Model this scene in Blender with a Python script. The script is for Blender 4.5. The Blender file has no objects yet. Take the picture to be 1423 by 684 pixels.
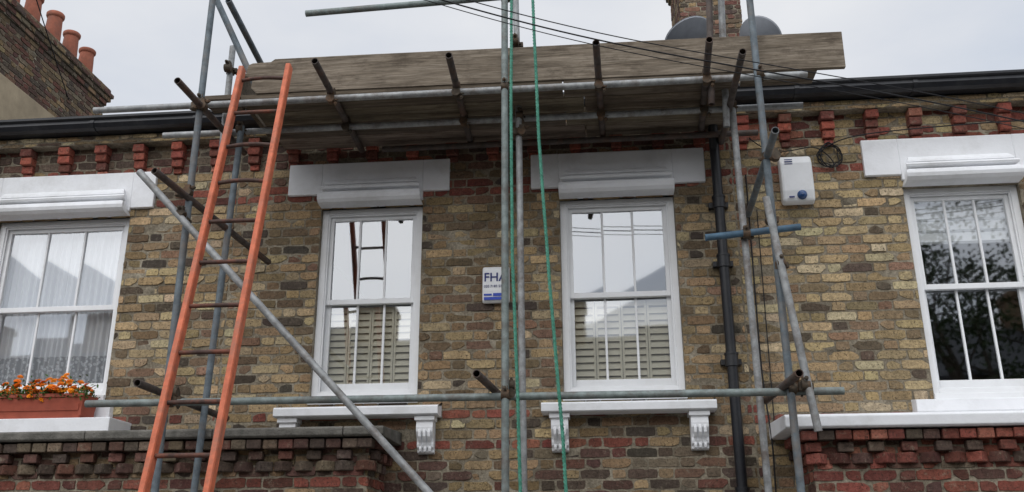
import bpy, math, random
from mathutils import Vector, Matrix
from math import sin, cos, pi, radians
random.seed(7)
R = random.Random(11)
scene = bpy.context.scene

# ------------------------------------------------------------------ materials
def newmat(name):
    m = bpy.data.materials.new(name); m.use_nodes = True
    nt = m.node_tree; nt.nodes.clear()
    out = nt.nodes.new("ShaderNodeOutputMaterial")
    return m, nt, out
class G:
    """tiny node helper"""
    def __init__(s, nt): s.nt = nt
    def n(s, t, ins=None, **kw):
        nd = s.nt.nodes.new(t)
        for k, v in kw.items(): setattr(nd, k, v)
        if ins:
            for k, v in ins.items():
                if hasattr(v, "links") or isinstance(v, bpy.types.NodeSocket): s.nt.links.new(v, nd.inputs[k])
                else: nd.inputs[k].default_value = v
        return nd
    def math(s, op, a, b=0.0, c=None):
        d = {0: a, 1: b}
        if c is not None: d[2] = c
        return s.n("ShaderNodeMath", d, operation=op).outputs[0]
    def ramp(s, fac, pts):
        nd = s.n("ShaderNodeValToRGB", {0: fac}); e = nd.color_ramp.elements
        while len(e) < len(pts): e.new(0.5)
        for i, (p, c) in enumerate(pts):
            e[i].position = p; e[i].color = (c, c, c, 1) if isinstance(c, (int, float)) else (*c, 1)
        return nd.outputs[0]
    def noise(s, vec, scale, detail=4, rough=0.6):
        return s.n("ShaderNodeTexNoise", {"Vector": vec, "Scale": scale, "Detail": detail, "Roughness": rough}).outputs[0]
    def mix(s, fac, a, b, mode="MIX"):
        nd = s.n("ShaderNodeMix", data_type="RGBA", blend_type=mode)
        for k, v in ((0, fac), (6, a), (7, b)):
            if isinstance(v, bpy.types.NodeSocket): s.nt.links.new(v, nd.inputs[k])
            else: nd.inputs[k].default_value = v if k == 0 else (*v, 1)
        return nd.outputs[2]
    def coord(s, scale=(1, 1, 1)):
        tc = s.n("ShaderNodeTexCoord").outputs["Object"]
        return s.n("ShaderNodeMapping", {"Vector": tc, "Scale": scale}).outputs[0]
    def bump(s, h, strength, dist, normal=None):
        d = {"Height": h, "Strength": strength, "Distance": dist}
        if normal is not None: d["Normal"] = normal
        return s.n("ShaderNodeBump", d).outputs[0]
def finish(g, out, color, rough=0.8, metal=0.0, normal=None, spec=0.3):
    ins = {"Base Color": color if isinstance(color, bpy.types.NodeSocket) else (*color, 1), "Roughness": rough, "Metallic": metal, "Specular IOR Level": spec}
    b = g.n("ShaderNodeBsdfPrincipled", ins)
    if normal is not None: g.nt.links.new(normal, b.inputs["Normal"])
    g.nt.links.new(b.outputs[0], out.inputs[0])
    return b

def mat_simple(name, col, rough=0.7, var=0.25, scale=8, bump=0.2, metal=0.0, dirt=None, dirtamt=0.5, stretch=(1, 1, 1), spec=0.3, bdist=0.004):
    m, nt, out = newmat(name); g = G(nt)
    c = g.coord(stretch)
    n1 = g.noise(c, scale, 5, 0.65)
    f = g.ramp(n1, [(0.3, 1 - var), (0.7, 1 + var * 0.5)])
    colr = g.mix(1.0, col, f, "MULTIPLY")
    if dirt:
        n2 = g.noise(c, scale * 0.35, 6, 0.75)
        f2 = g.ramp(n2, [(0.48, 0.0), (0.68, dirtamt)])
        colr = g.mix(f2, colr, dirt)
    nrm = None
    if bump > 0:
        nb = g.noise(c, scale * 9, 2, 0.7); nrm = g.bump(nb, bump, bdist)
    finish(g, out, colr, rough, metal, nrm, spec)
    return m

def mat_brick():
    m, nt, out = newmat("stock_brick"); g = G(nt)
    c = g.coord()
    at = g.n("ShaderNodeAttribute", attribute_name="Col").outputs["Color"]
    n1 = g.noise(c, 34, 5, 0.75)
    col = g.mix(1.0, at, g.ramp(n1, [(0.28, 0.52), (0.5, 1.0), (0.75, 1.5)]), "MULTIPLY")
    n2 = g.noise(c, 21, 6, 0.8)   # lime smears
    col = g.mix(g.ramp(n2, [(0.56, 0.0), (0.68, 0.6)]), col, (0.31, 0.27, 0.20))
    n3 = g.noise(c, 70, 3, 0.7)    # pits
    col = g.mix(g.ramp(n3, [(0.35, 0.8), (0.44, 0.0)]), col, (0.036, 0.029, 0.024))
    n4 = g.noise(g.coord((1, 1, 0.45)), 1.7, 6, 0.75)  # soot
    col = g.mix(g.ramp(n4, [(0.48, 0.0), (0.72, 0.5)]), col, (0.065, 0.053, 0.042))
    h = g.noise(c, 55, 4, 0.8)
    finish(g, out, col, 0.95, 0, g.bump(h, 0.9, 0.007), 0.15)
    return m

def mat_mortar():
    m, nt, out = newmat("lime_mortar"); g = G(nt)
    c = g.coord()
    n = g.noise(c, 3.2, 7, 0.8)
    col = g.ramp(n, [(0.3, (0.09, 0.077, 0.058)), (0.5, (0.25, 0.215, 0.16)), (0.68, (0.43, 0.385, 0.30))])
    n2 = g.noise(c, 60, 3, 0.7)
    col = g.mix(1.0, col, g.ramp(n2, [(0.3, 0.6), (0.7, 1.2)]), "MULTIPLY")
    finish(g, out, col, 0.97, 0, g.bump(n2, 0.8, 0.006), 0.1)
    return m

def mat_procbrick(name, c1, c2, mortar, axis="x"):
    m, nt, out = newmat(name); g = G(nt)
    tc = g.n("ShaderNodeTexCoord").outputs["Object"]
    sp = g.n("ShaderNodeSeparateXYZ", {0: tc})
    u = g.math("ADD", sp.outputs[0], sp.outputs[1])
    v = g.n("ShaderNodeCombineXYZ", {0: u, 1: sp.outputs[2], 2: 0.0}).outputs[0]
    b = g.n("ShaderNodeTexBrick", {"Vector": v, "Color1": (*c1, 1), "Color2": (*c2, 1), "Mortar": (*mortar, 1), "Scale": 1.0, "Mortar Size": 0.006, "Mortar Smooth": 0.2, "Bias": 0.0, "Brick Width": 0.2, "Row Height": 0.075})
    n = g.noise(tc, 14, 4, 0.7)
    col = g.mix(1.0, b.outputs[0], g.ramp(n, [(0.3, 0.5), (0.7, 1.4)]), "MULTIPLY")
    finish(g, out, col, 0.95, 0, None, 0.1)
    return m

M = {}
M["brick"] = mat_brick()
M["mortar"] = mat_mortar()
M["pbrick"] = mat_procbrick("sooty_brick", (0.19, 0.12, 0.055), (0.10, 0.065, 0.035), (0.16, 0.13, 0.1))
M["pbrick2"] = mat_procbrick("opposite_brick", (0.22, 0.15, 0.08), (0.12, 0.06, 0.04), (0.2, 0.17, 0.13))
M["white"] = mat_simple("white_masonry_paint", (0.84, 0.85, 0.87), 0.65, 0.06, 4, 0.35, dirt=(0.42, 0.41, 0.38), dirtamt=0.35, bdist=0.004)
M["wood_white"] = mat_simple("white_gloss_joinery", (0.83, 0.84, 0.85), 0.4, 0.05, 5, 0.08, dirt=(0.55, 0.53, 0.50), dirtamt=0.25)
M["stone"] = mat_simple("weathered_coping_stone", (0.18, 0.17, 0.15), 0.95, 0.45, 7, 0.8, dirt=(0.07, 0.07, 0.06), dirtamt=0.9, bdist=0.01)
M["black"] = mat_simple("black_cast_iron_paint", (0.012, 0.013, 0.017), 0.42, 0.3, 10, 0.25, dirt=(0.05, 0.05, 0.05), dirtamt=0.4, spec=0.4)
M["slate"] = mat_simple("roof_slate", (0.06, 0.065, 0.075), 0.7, 0.4, 5, 0.5, bdist=0.01)
M["galv"] = mat_simple("galvanised_tube", (0.34, 0.35, 0.35), 0.55, 0.45, 14, 0.25, metal=0.25, dirt=(0.14, 0.11, 0.09), dirtamt=0.85, bdist=0.002, spec=0.4)
M["galvgreen"] = mat_simple("old_green_grey_tube", (0.23, 0.27, 0.26), 0.6, 0.45, 14, 0.3, metal=0.15, dirt=(0.14, 0.11, 0.095), dirtamt=0.85, bdist=0.002)
M["galvblue"] = mat_simple("blue_grey_tube", (0.15, 0.18, 0.20), 0.6, 0.45, 14, 0.3, metal=0.15, dirt=(0.19, 0.165, 0.145), dirtamt=0.85, bdist=0.002)
M["bluepaint"] = mat_simple("blue_painted_tube", (0.08, 0.15, 0.22), 0.6, 0.4, 12, 0.3, dirt=(0.12, 0.1, 0.09), dirtamt=0.8, bdist=0.002)
M["rust"] = mat_simple("rusty_tube", (0.10, 0.083, 0.075), 0.7, 0.5, 14, 0.5, metal=0.15, dirt=(0.16, 0.085, 0.055), dirtamt=0.7, bdist=0.003)
M["coupler"] = mat_simple("rusty_coupler", (0.10, 0.08, 0.06), 0.7, 0.5, 30, 0.5, metal=0.4, dirt=(0.20, 0.11, 0.06), dirtamt=0.8, bdist=0.003)
M["ladder"] = mat_simple("orange_ladder_paint", (0.64, 0.17, 0.085), 0.6, 0.35, 12, 0.3, dirt=(0.30, 0.14, 0.095), dirtamt=0.8, bdist=0.002)
M["rung"] = mat_simple("worn_rung", (0.085, 0.05, 0.04), 0.7, 0.4, 20, 0.4, dirt=(0.35, 0.10, 0.05), dirtamt=0.5)
M["terracotta"] = mat_simple("terracotta", (0.34, 0.12, 0.075), 0.85, 0.25, 12, 0.4, dirt=(0.16, 0.09, 0.07), dirtamt=0.7)
M["trough"] = mat_simple("terracotta_plastic", (0.36, 0.085, 0.05), 0.6, 0.2, 12, 0.2, dirt=(0.2, 0.08, 0.06), dirtamt=0.5)
M["render"] = mat_simple("cream_render", (0.42, 0.34, 0.23), 0.9, 0.2, 3, 0.4, dirt=(0.2, 0.16, 0.11), dirtamt=0.6)
M["plastic"] = mat_simple("white_plastic", (0.78, 0.79, 0.80), 0.4, 0.05, 6, 0.05, dirt=(0.5, 0.48, 0.44), dirtamt=0.3)
M["blue"] = mat_simple("blue_print", (0.02, 0.06, 0.42), 0.35, 0.1, 6, 0.0)
M["lens"] = mat_simple("blue_strobe_lens", (0.03, 0.08, 0.22), 0.15, 0.1, 6, 0.0, spec=0.6)
M["text"] = mat_simple("navy_print", (0.02, 0.03, 0.16), 0.5, 0.05, 6, 0.0)
M["dish"] = mat_simple("grey_dish", (0.30, 0.315, 0.34), 0.6, 0.15, 6, 0.1)
M["cable"] = mat_simple("black_cable", (0.012, 0.012, 0.014), 0.6, 0.1, 6, 0.0)
M["room"] = mat_simple("room_plaster", (0.30, 0.28, 0.26), 0.9, 0.1, 1, 0.0)
M["floor"] = mat_simple("room_floor", (0.12, 0.08, 0.05), 0.7, 0.2, 3, 0.0)
M["shutter"] = mat_simple("cream_shutter", (0.62, 0.57, 0.45), 0.5, 0.06, 3, 0.0)
M["asphalt"] = mat_simple("asphalt", (0.05, 0.05, 0.052), 0.95, 0.3, 4, 0.6)
M["paving"] = mat_simple("paving", (0.26, 0.255, 0.245), 0.9, 0.25, 3, 0.4)
M["kerb"] = mat_simple("kerb_granite", (0.25, 0.25, 0.25), 0.9, 0.25, 12, 0.4)
M["line"] = mat_simple("road_paint", (0.7, 0.6, 0.1), 0.8, 0.2, 8, 0.2)
M["ground"] = mat_simple("earth", (0.08, 0.08, 0.06), 0.95, 0.3, 1, 0.3)
M["door"] = mat_simple("door_paint", (0.04, 0.08, 0.06), 0.4, 0.1, 3, 0.1)
M["darkwin"] = mat_simple("dark_window", (0.02, 0.022, 0.025), 0.08, 0.1, 3, 0.0, spec=0.6)
M["leaf"] = mat_simple("marigold_leaf", (0.06, 0.13, 0.025), 0.7, 0.5, 60, 0.0)
M["treeleaf"] = mat_simple("tree_leaf", (0.05, 0.085, 0.025), 0.8, 0.5, 2, 0.0)
M["bark"] = mat_simple("tree_bark", (0.09, 0.07, 0.05), 0.9, 0.4, 8, 0.5)
M["petal"] = mat_simple("marigold_petal", (0.9, 0.22, 0.008), 0.7, 0.4, 30, 0.0, dirt=(0.95, 0.45, 0.02), dirtamt=0.9)
M["blind"] = mat_simple("white_blind", (0.80, 0.80, 0.80), 0.9, 0.1, 3, 0.0)

def mat_wood():
    m, nt, out = newmat("weathered_scaffold_board"); g = G(nt)
    c = g.coord((1.0, 14, 14))
    c2 = g.coord((2.2, 60, 60))
    n = g.noise(c, 2.0, 7, 0.75); n2 = g.noise(c2, 2.5, 4, 0.6)
    col = g.ramp(n, [(0.28, (0.09, 0.072, 0.054)), (0.5, (0.205, 0.172, 0.135)), (0.72, (0.34, 0.295, 0.24))])
    col = g.mix(1.0, col, g.ramp(n2, [(0.3, 0.55), (0.7, 1.25)]), "MULTIPLY")
    at = g.n("ShaderNodeAttribute", attribute_name="Col").outputs["Color"]
    col = g.mix(1.0, col, at, "MULTIPLY")
    col = g.mix(g.ramp(g.noise(g.coord((1, 2, 2)), 4, 6, 0.75), [(0.50, 0), (0.66, 0.7)]), col, (0.08, 0.062, 0.047))
    finish(g, out, col, 0.9, 0, g.bump(n2, 0.5, 0.004), 0.15)
    return m
M["board"] = mat_wood()

def mat_rope():
    m, nt, out = newmat("green_polyprop_rope"); g = G(nt)
    n = g.noise(g.coord(), 40, 3, 0.6)
    col = g.ramp(n, [(0.3, (0.03, 0.15, 0.10)), (0.7, (0.10, 0.33, 0.24))])
    finish(g, out, col, 0.6)
    return m
M["rope"] = mat_rope()

def mat_glass():
    m, nt, out = newmat("window_glass"); g = G(nt)
    nb = g.bump(g.noise(g.coord((1, 1, 0.6)), 2.0, 1, 0.4), 0.05, 0.02)
    gl = g.n("ShaderNodeBsdfGlossy", {"Color": (0.93, 0.96, 1, 1), "Roughness": 0.025, "Normal": nb})
    tr = g.n("ShaderNodeBsdfTransparent", {"Color": (0.93, 0.95, 0.95, 1)})
    mx = g.n("ShaderNodeMixShader", {0: 0.22, 1: tr.outputs[0], 2: gl.outputs[0]})
    nt.links.new(mx.outputs[0], out.inputs[0])
    return m
M["glass"] = mat_glass()

def mat_net():
    m, nt, out = newmat("net_curtain"); g = G(nt)
    tc = g.n("ShaderNodeTexCoord").outputs["Object"]
    vor = g.n("ShaderNodeTexVoronoi", {"Vector": tc, "Scale": 34.0}).outputs["Distance"]
    sp = g.n("ShaderNodeSeparateXYZ", {0: tc})
    band = g.math("MULTIPLY", g.math("LESS_THAN", sp.outputs[2], 4.12), 0.35)
    hole = g.math("MULTIPLY", g.math("GREATER_THAN", vor, 0.42), band)
    op = g.math("SUBTRACT", 0.88, hole)
    d = g.n("ShaderNodeBsdfDiffuse", {"Color": (0.85, 0.85, 0.87, 1)})
    t = g.n("ShaderNodeBsdfTranslucent", {"Color": (0.8, 0.8, 0.82, 1)})
    a = g.n("ShaderNodeMixShader", {0: 0.2, 1: d.outputs[0], 2: t.outputs[0]})
    tr = g.n("ShaderNodeBsdfTransparent")
    mx = g.n("ShaderNodeMixShader", {0: op, 1: tr.outputs[0], 2: a.outputs[0]})
    nt.links.new(mx.outputs[0], out.inputs[0])
    return m
M["net"] = mat_net()

# ------------------------------------------------------------------ mesh builder
class MB:
    def __init__(s): s.v = []; s.f = []; s.c = []; s.col = (1, 1, 1)
    def add(s, vs, fs):
        o = len(s.v); s.v += [tuple(p) for p in vs]; s.c += [s.col] * len(vs)
        s.f += [tuple(i + o for i in f) for f in fs]
    def box(s, x0, x1, y0, y1, z0, z1, M4=None):
        vs = [Vector((x, y, z)) for z in (z0, z1) for y in (y0, y1) for x in (x0, x1)]
        if M4 is not None: vs = [M4 @ p for p in vs]
        s.add(vs, [(0, 2, 3, 1), (4, 5, 7, 6), (0, 1, 5, 4), (2, 6, 7, 3), (0, 4, 6, 2), (1, 3, 7, 5)])
    def frame(s, x0, x1, y0, y1, z0, z1, l, r, b, t):
        s.box(x0, x0 + l, y0, y1, z0, z1); s.box(x1 - r, x1, y0, y1, z0, z1)
        s.box(x0 + l, x1 - r, y0 + .001, y1, z0, z0 + b); s.box(x0 + l, x1 - r, y0 + .001, y1, z1 - t, z1)
    def prism(s, prof, x0, x1, taper=None):
        """profile of (y,z) extruded along x; taper(z) -> inset"""
        n = len(prof); t = taper or (lambda z: 0)
        vs = [(x0 + t(z), y, z) for y, z in prof] + [(x1 - t(z), y, z) for y, z in prof]
        fs = [(i, (i + 1) % n, (i + 1) % n + n, i + n) for i in range(n)]
        fs += [tuple(range(n))[::-1], tuple(range(n, 2 * n))]
        s.add(vs, fs)
    def cyl(s, p0, p1, r, seg=16, r1=None, inner=None):
        p0 = Vector(p0); p1 = Vector(p1); d = (p1 - p0).normalized()
        a = d.orthogonal().normalized(); b = d.cross(a)
        r1 = r if r1 is None else r1
        ring = lambda p, q: [p + (a * cos(2 * pi * i / seg) + b * sin(2 * pi * i / seg)) * q for i in range(seg)]
        if inner is None:
            vs = ring(p0, r) + ring(p1, r1)
            fs = [(i, (i + 1) % seg, (i + 1) % seg + seg, i + seg) for i in range(seg)] + [tuple(range(seg))[::-1], tuple(range(seg, 2 * seg))]
        else:
            vs = ring(p0, r) + ring(p1, r) + ring(p1, inner) + ring(p0, inner)
            fs = []
            for k in range(4):
                o, q = k * seg, ((k + 1) % 4) * seg
                fs += [(o + i, o + (i + 1) % seg, q + (i + 1) % seg, q + i) for i in range(seg)]
        s.add(vs, fs)
    def lathe(s, cen, prof, seg=24, axis=None):
        c = Vector(cen); vs = []; n = len(prof)
        Q = Vector((0, 0, 1)).rotation_difference(Vector(axis)) if axis is not None else None
        for r, z in prof:
            for i in range(seg):
                p = Vector((r * cos(2 * pi * i / seg), r * sin(2 * pi * i / seg), z))
                if Q: p = Q @ p
                vs.append(c + p)
        fs = [(k * seg + i, k * seg + (i + 1) % seg, (k + 1) * seg + (i + 1) % seg, (k + 1) * seg + i) for k in range(n - 1) for i in range(seg)]
        s.add(vs, fs)
    def build(s, name, mat, parent=None, smooth=False, bevel=0.0):
        me = bpy.data.meshes.new(name); me.from_pydata(s.v, [], s.f); me.materials.append(M[mat] if isinstance(mat, str) else mat)
        ca = me.color_attributes.new("Col", "FLOAT_COLOR", "POINT")
        flat = []
        for c in s.c: flat += [c[0], c[1], c[2], 1.0]
        ca.data.foreach_set("color", flat)
        me.update()
        ob = bpy.data.objects.new(name, me); scene.collection.objects.link(ob)
        if parent: ob.parent = parent
        if smooth:
            me.shade_smooth()
            try: me.set_sharp_from_angle(angle=radians(40))
            except Exception: pass
        if bevel:
            b = ob.modifiers.new("bevel", "BEVEL"); b.width = bevel; b.segments = 2; b.limit_method = "ANGLE"; b.angle_limit = radians(40)
        return ob
def empty(name, loc=(0, 0, 0)):
    e = bpy.data.objects.new(name, None); scene.collection.objects.link(e); return e
def curve(name, pts, r, mat, parent=None, cyc=False, smooth=True):
    cu = bpy.data.curves.new(name, "CURVE"); cu.dimensions = "3D"; cu.bevel_depth = r; cu.bevel_resolution = 2
    sp = cu.splines.new("NURBS" if smooth else "POLY"); sp.points.add(len(pts) - 1)
    for i, p in enumerate(pts): sp.points[i].co = (*p, 1)
    if smooth: sp.order_u = 4; sp.use_endpoint_u = True; sp.resolution_u = 8
    cu.materials.append(M[mat])
    ob = bpy.data.objects.new(name, cu); scene.collection.objects.link(ob)
    if parent: ob.parent = parent
    return ob

# ------------------------------------------------------------------ bricks
ROW = 0.075
def one_brick(mb, O, u, w, n, a0, a1, b0, b1, proud, col):
    L = a1 - a0; nx = max(1, int(round(L / 0.045)))
    pts = []
    for i in range(nx): pts.append((a0 + L * i / nx, b0))
    for i in range(2): pts.append((a1, b0 + (b1 - b0) * i / 2))
    for i in range(nx): pts.append((a1 - L * i / nx, b1))
    for i in range(2): pts.append((a0, b1 - (b1 - b0) * i / 2))
    ca, cb = (a0 + a1) / 2, (b0 + b1) / 2
    corner = {0, nx, nx + 2, 2 * nx + 2}
    ta, tb = R.uniform(-.015, .015), R.uniform(-.05, .05); pd = proud + R.gauss(0, .0022)
    ou, inn = [], []
    for i, (a, b) in enumerate(pts):
        k = 0.003 if i in corner else 0.0
        if i in corner and R.random() < .18: k += R.uniform(.003, .016)
        sa = 1 if a > ca else -1; sb = 1 if b > cb else -1
        a2 = a - sa * k + R.gauss(0, .002); b2 = b - sb * k + R.gauss(0, .0023)
        ou.append(O + u * a2 + w * b2 + n * (-.014))
        a3 = a2 - sa * (.0025 if abs(a - ca) > L * .49 else 0); b3 = b2 - sb * (.0025 if abs(b - cb) > (b1 - b0) * .49 else 0)
        inn.append(O + u * a3 + w * b3 + n * (pd + ta * (a - ca) + tb * (b - cb) + R.gauss(0, .0007)))
    m = len(pts); mb.col = col
    fs = [(i, (i + 1) % m, (i + 1) % m + m, i + m) for i in range(m)] + [tuple(range(m, 2 * m))]
    mb.add(ou + inn, fs)
def brick_panel(mb, O, u, w, n, A, B, colfn, openings=(), proud=0.0, shift=0.0, stretcher_only=False):
    O, u, w, n = Vector(O), Vector(u), Vector(w), Vector(n)
    k = int(math.floor(B[0] / ROW + 1e-6))
    while k * ROW < B[1] - .02:
        b0 = max(k * ROW + .0045, B[0]); b1 = min(k * ROW + ROW - .0045, B[1])
        if b1 - b0 > .02:
            P = .3375
            off = shift + (P / 2 if k % 2 else 0) + R.uniform(-.012, .012)
            i = int(math.floor((A[0] - off) / P)) - 1
            while i * P + off < A[1]:
                for s0, s1 in ((0, .217), (.2255, .329)):
                    segs = [(i * P + off + s0 + R.gauss(0, .002), i * P + off + s1 + R.gauss(0, .002))]
                    nseg = []
                    for (p, q) in segs:
                        p = max(p, A[0]); q = min(q, A[1])
                        if q > p: nseg.append((p, q))
                    for (ox0, ox1, oz0, oz1) in openings:
                        if min(b1, oz1) - max(b0, oz0) > .5 * (b1 - b0):
                            t = []
                            for (p, q) in nseg:
                                if q <= ox0 or p >= ox1: t.append((p, q)); continue
                                if p < ox0: t.append((p, ox0))
                                if q > ox1: t.append((ox1, q))
                            nseg = t
                    for (p, q) in nseg:
                        if q - p > .022: one_brick(mb, O, u, w, n, p, q, b0, b1, proud, colfn((p + q) / 2, (b0 + b1) / 2, q - p))
                i += 1
        k += 1
def jit(c, v=.2, gain=1.14, desat=.12):
    m = gain * (1 + R.uniform(-v, v)); l = .3 * c[0] + .6 * c[1] + .1 * c[2]
    return tuple(max(.006, (x * (1 - desat) + l * desat) * m * (1 + R.uniform(-.05, .05))) for x in c)
STOCK = [((.29, .198, .098), 30), ((.22, .148, .075), 27), ((.155, .106, .060), 18), ((.075, .058, .045), 9), ((.185, .105, .066), 6), ((.37, .275, .155), 10)]
STOCK_L = [((.40, .29, .145), 36), ((.32, .225, .11), 28), ((.22, .155, .085), 14), ((.11, .08, .055), 6), ((.26, .15, .09), 4), ((.48, .375, .22), 14)]
REDS = [((.225, .064, .043), 34), ((.165, .05, .036), 30), ((.11, .044, .034), 20), ((.28, .10, .062), 14)]
DENT = [((.33, .085, .052), 40), ((.25, .065, .044), 30), ((.16, .055, .04), 16), ((.38, .14, .085), 14)]
DARKS = [((.11, .058, .045), 30), ((.085, .06, .046), 28), ((.14, .06, .043), 20), ((.16, .12, .08), 24)]
def pick(t):
    s = sum(w for _, w in t); r = R.uniform(0, s)
    for c, w in t:
        r -= w
        if r <= 0: return c
    return t[-1][0]
def wallcol(x, z, L):
    red = (5.325 < z < 5.475) or (3.525 < z < 3.60) or (3.30 < z < 3.375)
    if 5.62 < z:
        if x > 1.15: return jit(pick(REDS + STOCK_L[:2]))
        return jit(pick(DARKS if z > 5.7 else REDS + DARKS + STOCK[:1]))
    if x > 1.15:
        if 5.40 < z < 5.475 and x < 2.2: return jit(pick(REDS))
        if 3.45 < z < 3.525: return jit(pick(REDS))
        return jit(pick(STOCK_L))
    if red:
        c = pick(REDS if R.random() < .75 else STOCK); return jit(c)
    if z < 3.3: return jit(pick(STOCK + DARKS))
    if x < -3.0: return jit(pick(STOCK if R.random() < .5 else STOCK_L))
    return jit(pick(STOCK if R.random() < .8 else STOCK_L))

X, Y, Z = Vector((1, 0, 0)), Vector((0, 1, 0)), Vector((0, 0, 1))

# ------------------------------------------------------------------ houses
houses = {"c": empty("brick_house"), "l": empty("brick_house"), "r": empty("brick_house")}
WIN = [  # x0,x1,z0,z1,zmeet, house, kind
    (-2.225, -1.385, 3.70, 5.262, 4.485, "c", "shutter"),
    (-0.275, 0.63, 3.69, 5.262, 4.48, "c", "shutter"),
    (-5.03, -3.865, 3.75, 5.262, 4.50, "l", "net"),
    (2.385, 3.245, 3.63, 5.25, 4.465, "r", "blind"),
]
SEG = {"l": (-8.3, -2.95), "c": (-2.95, 1.10), "r": (1.10, 7.0)}
ZT = 5.90
for key, (xa, xb) in SEG.items():
    par = houses[key]
    ops = [(w[0], w[1], w[2] - .05, w[3]) for w in WIN if w[5] == key]
    ops.sort()
    wb = MB(); x = xa
    for (a, b, c, d) in ops:
        wb.box(x, a, .0045, .26, 2.6, 6.0); wb.box(a, b, .0045, .26, 2.6, c); wb.box(a, b, .0045, .26, d, 6.0); x = b
    wb.box(x, xb, .0045, .26, 2.6, 6.0)
    wb.build("mortar_wall", "mortar", par)
    lw = MB(); lw.box(xa, xb, 0, .26, 0, 2.598); lw.build("ground_floor_wall", "pbrick", par)
    mb = MB()
    brick_panel(mb, (0, 0, 0), X, Z, -Y, (xa + .004, xb - .004), (2.62, ZT), wallcol, ops)
    for (a, b, c, d) in ops:   # reveals
        brick_panel(mb, (a, 0, 0), Y, Z, X, (.012, .2), (c, d), wallcol, proud=-.006)
        brick_panel(mb, (b, 0, 0), Y, Z, -X, (.012, .2), (c, d), wallcol, proud=-.006)
    # eaves : dentil corbels and oversailing course
    sp = .335
    i0 = math.ceil((xa + .06 + 4.83) / sp); x = -4.83 + i0 * sp
    db = MB()
    while x + .06 < xb:
        wd = .050
        for (za, zb, pr, ww) in ((5.625, 5.672, .022, .75), (5.677, 5.742, .05, .95), (5.748, 5.812, .07, 1), (5.818, 5.885, .095, 1)):
            db.col = jit(pick(DENT), .2)
            q = wd * ww + R.gauss(0, .003); dx = R.gauss(0, .003)
            db.box(x + dx - q, x + dx + q, -pr + R.gauss(0, .004), .01, za, zb)
        x += sp
    db.build("eaves_dentils", "brick", par, bevel=.006)
    mo = MB(); mo.box(xa, xb, -.101, .0045, 5.892, 5.968); mo.build("eaves_mortar", "mortar", par)
    brick_panel(mb, (0, -.106, 0), X, Z, -Y, (xa + .004, xb - .004), (5.893, 5.967), lambda x, z, L: jit(pick(STOCK_L if key != "c" else STOCK)))
    mb.build("facing_bricks", "brick", par)
    # roof
    rf = MB()
    rf.prism([(-.16, 6.02), (-.16, 6.075), (4.5, 8.26), (9.2, 6.075), (9.2, 6.02), (.2, 6.02)], xa, xb); rf.build("slate_roof", "slate", par)
    bk = MB(); bk.box(xa, xb, 8.9, 9.1, 0, 6.018)
    bk.box(xa, xa + .02, .262, 8.9, 0, 6.018); bk.box(xb - .02, xb, .262, 8.9, 0, 6.018); bk.build("rear_walls", "pbrick", par)
    # gutter : ogee
    gp = [(-.108, 5.975), (-.19, 5.972), (-.225, 5.985), (-.245, 6.02), (-.235, 6.05), (-.255, 6.065), (-.255, 6.085), (-.24, 6.085), (-.222, 6.05), (-.21, 5.995), (-.12, 5.99), (-.115, 6.08), (-.108, 6.08)]
    gt = MB(); gt.prism(gp, xa, xb)
    xx = xa + .5
    while xx < xb:
        gt.prism([(y - .006 if y < -.15 else y, z - (.006 if z < 6.0 else 0)) for y, z in gp[:5]] + [(-.2, 6.0)], xx, xx + .035); xx += .9
    gt.build("gutter", "black", par)
    # room behind
    rm = MB()
    rm.box(xa + .1, xb - .1, 4.0, 4.05, 3.0, 5.7); rm.box(xa + .1, xb - .1, .262, 4.0, 5.6, 5.65)
    rm.box(xa + .05, xa + .1, .262, 4.0, 3.0, 5.7); rm.box(xb - .1, xb - .05, .262, 4.0, 3.0, 5.7)
    rm.build("upper_room", "room", par)
    fl = MB(); fl.box(xa + .1, xb - .1, .262, 4.0, 2.9, 2.98); fl.build("upper_floor", "floor", par)

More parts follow.
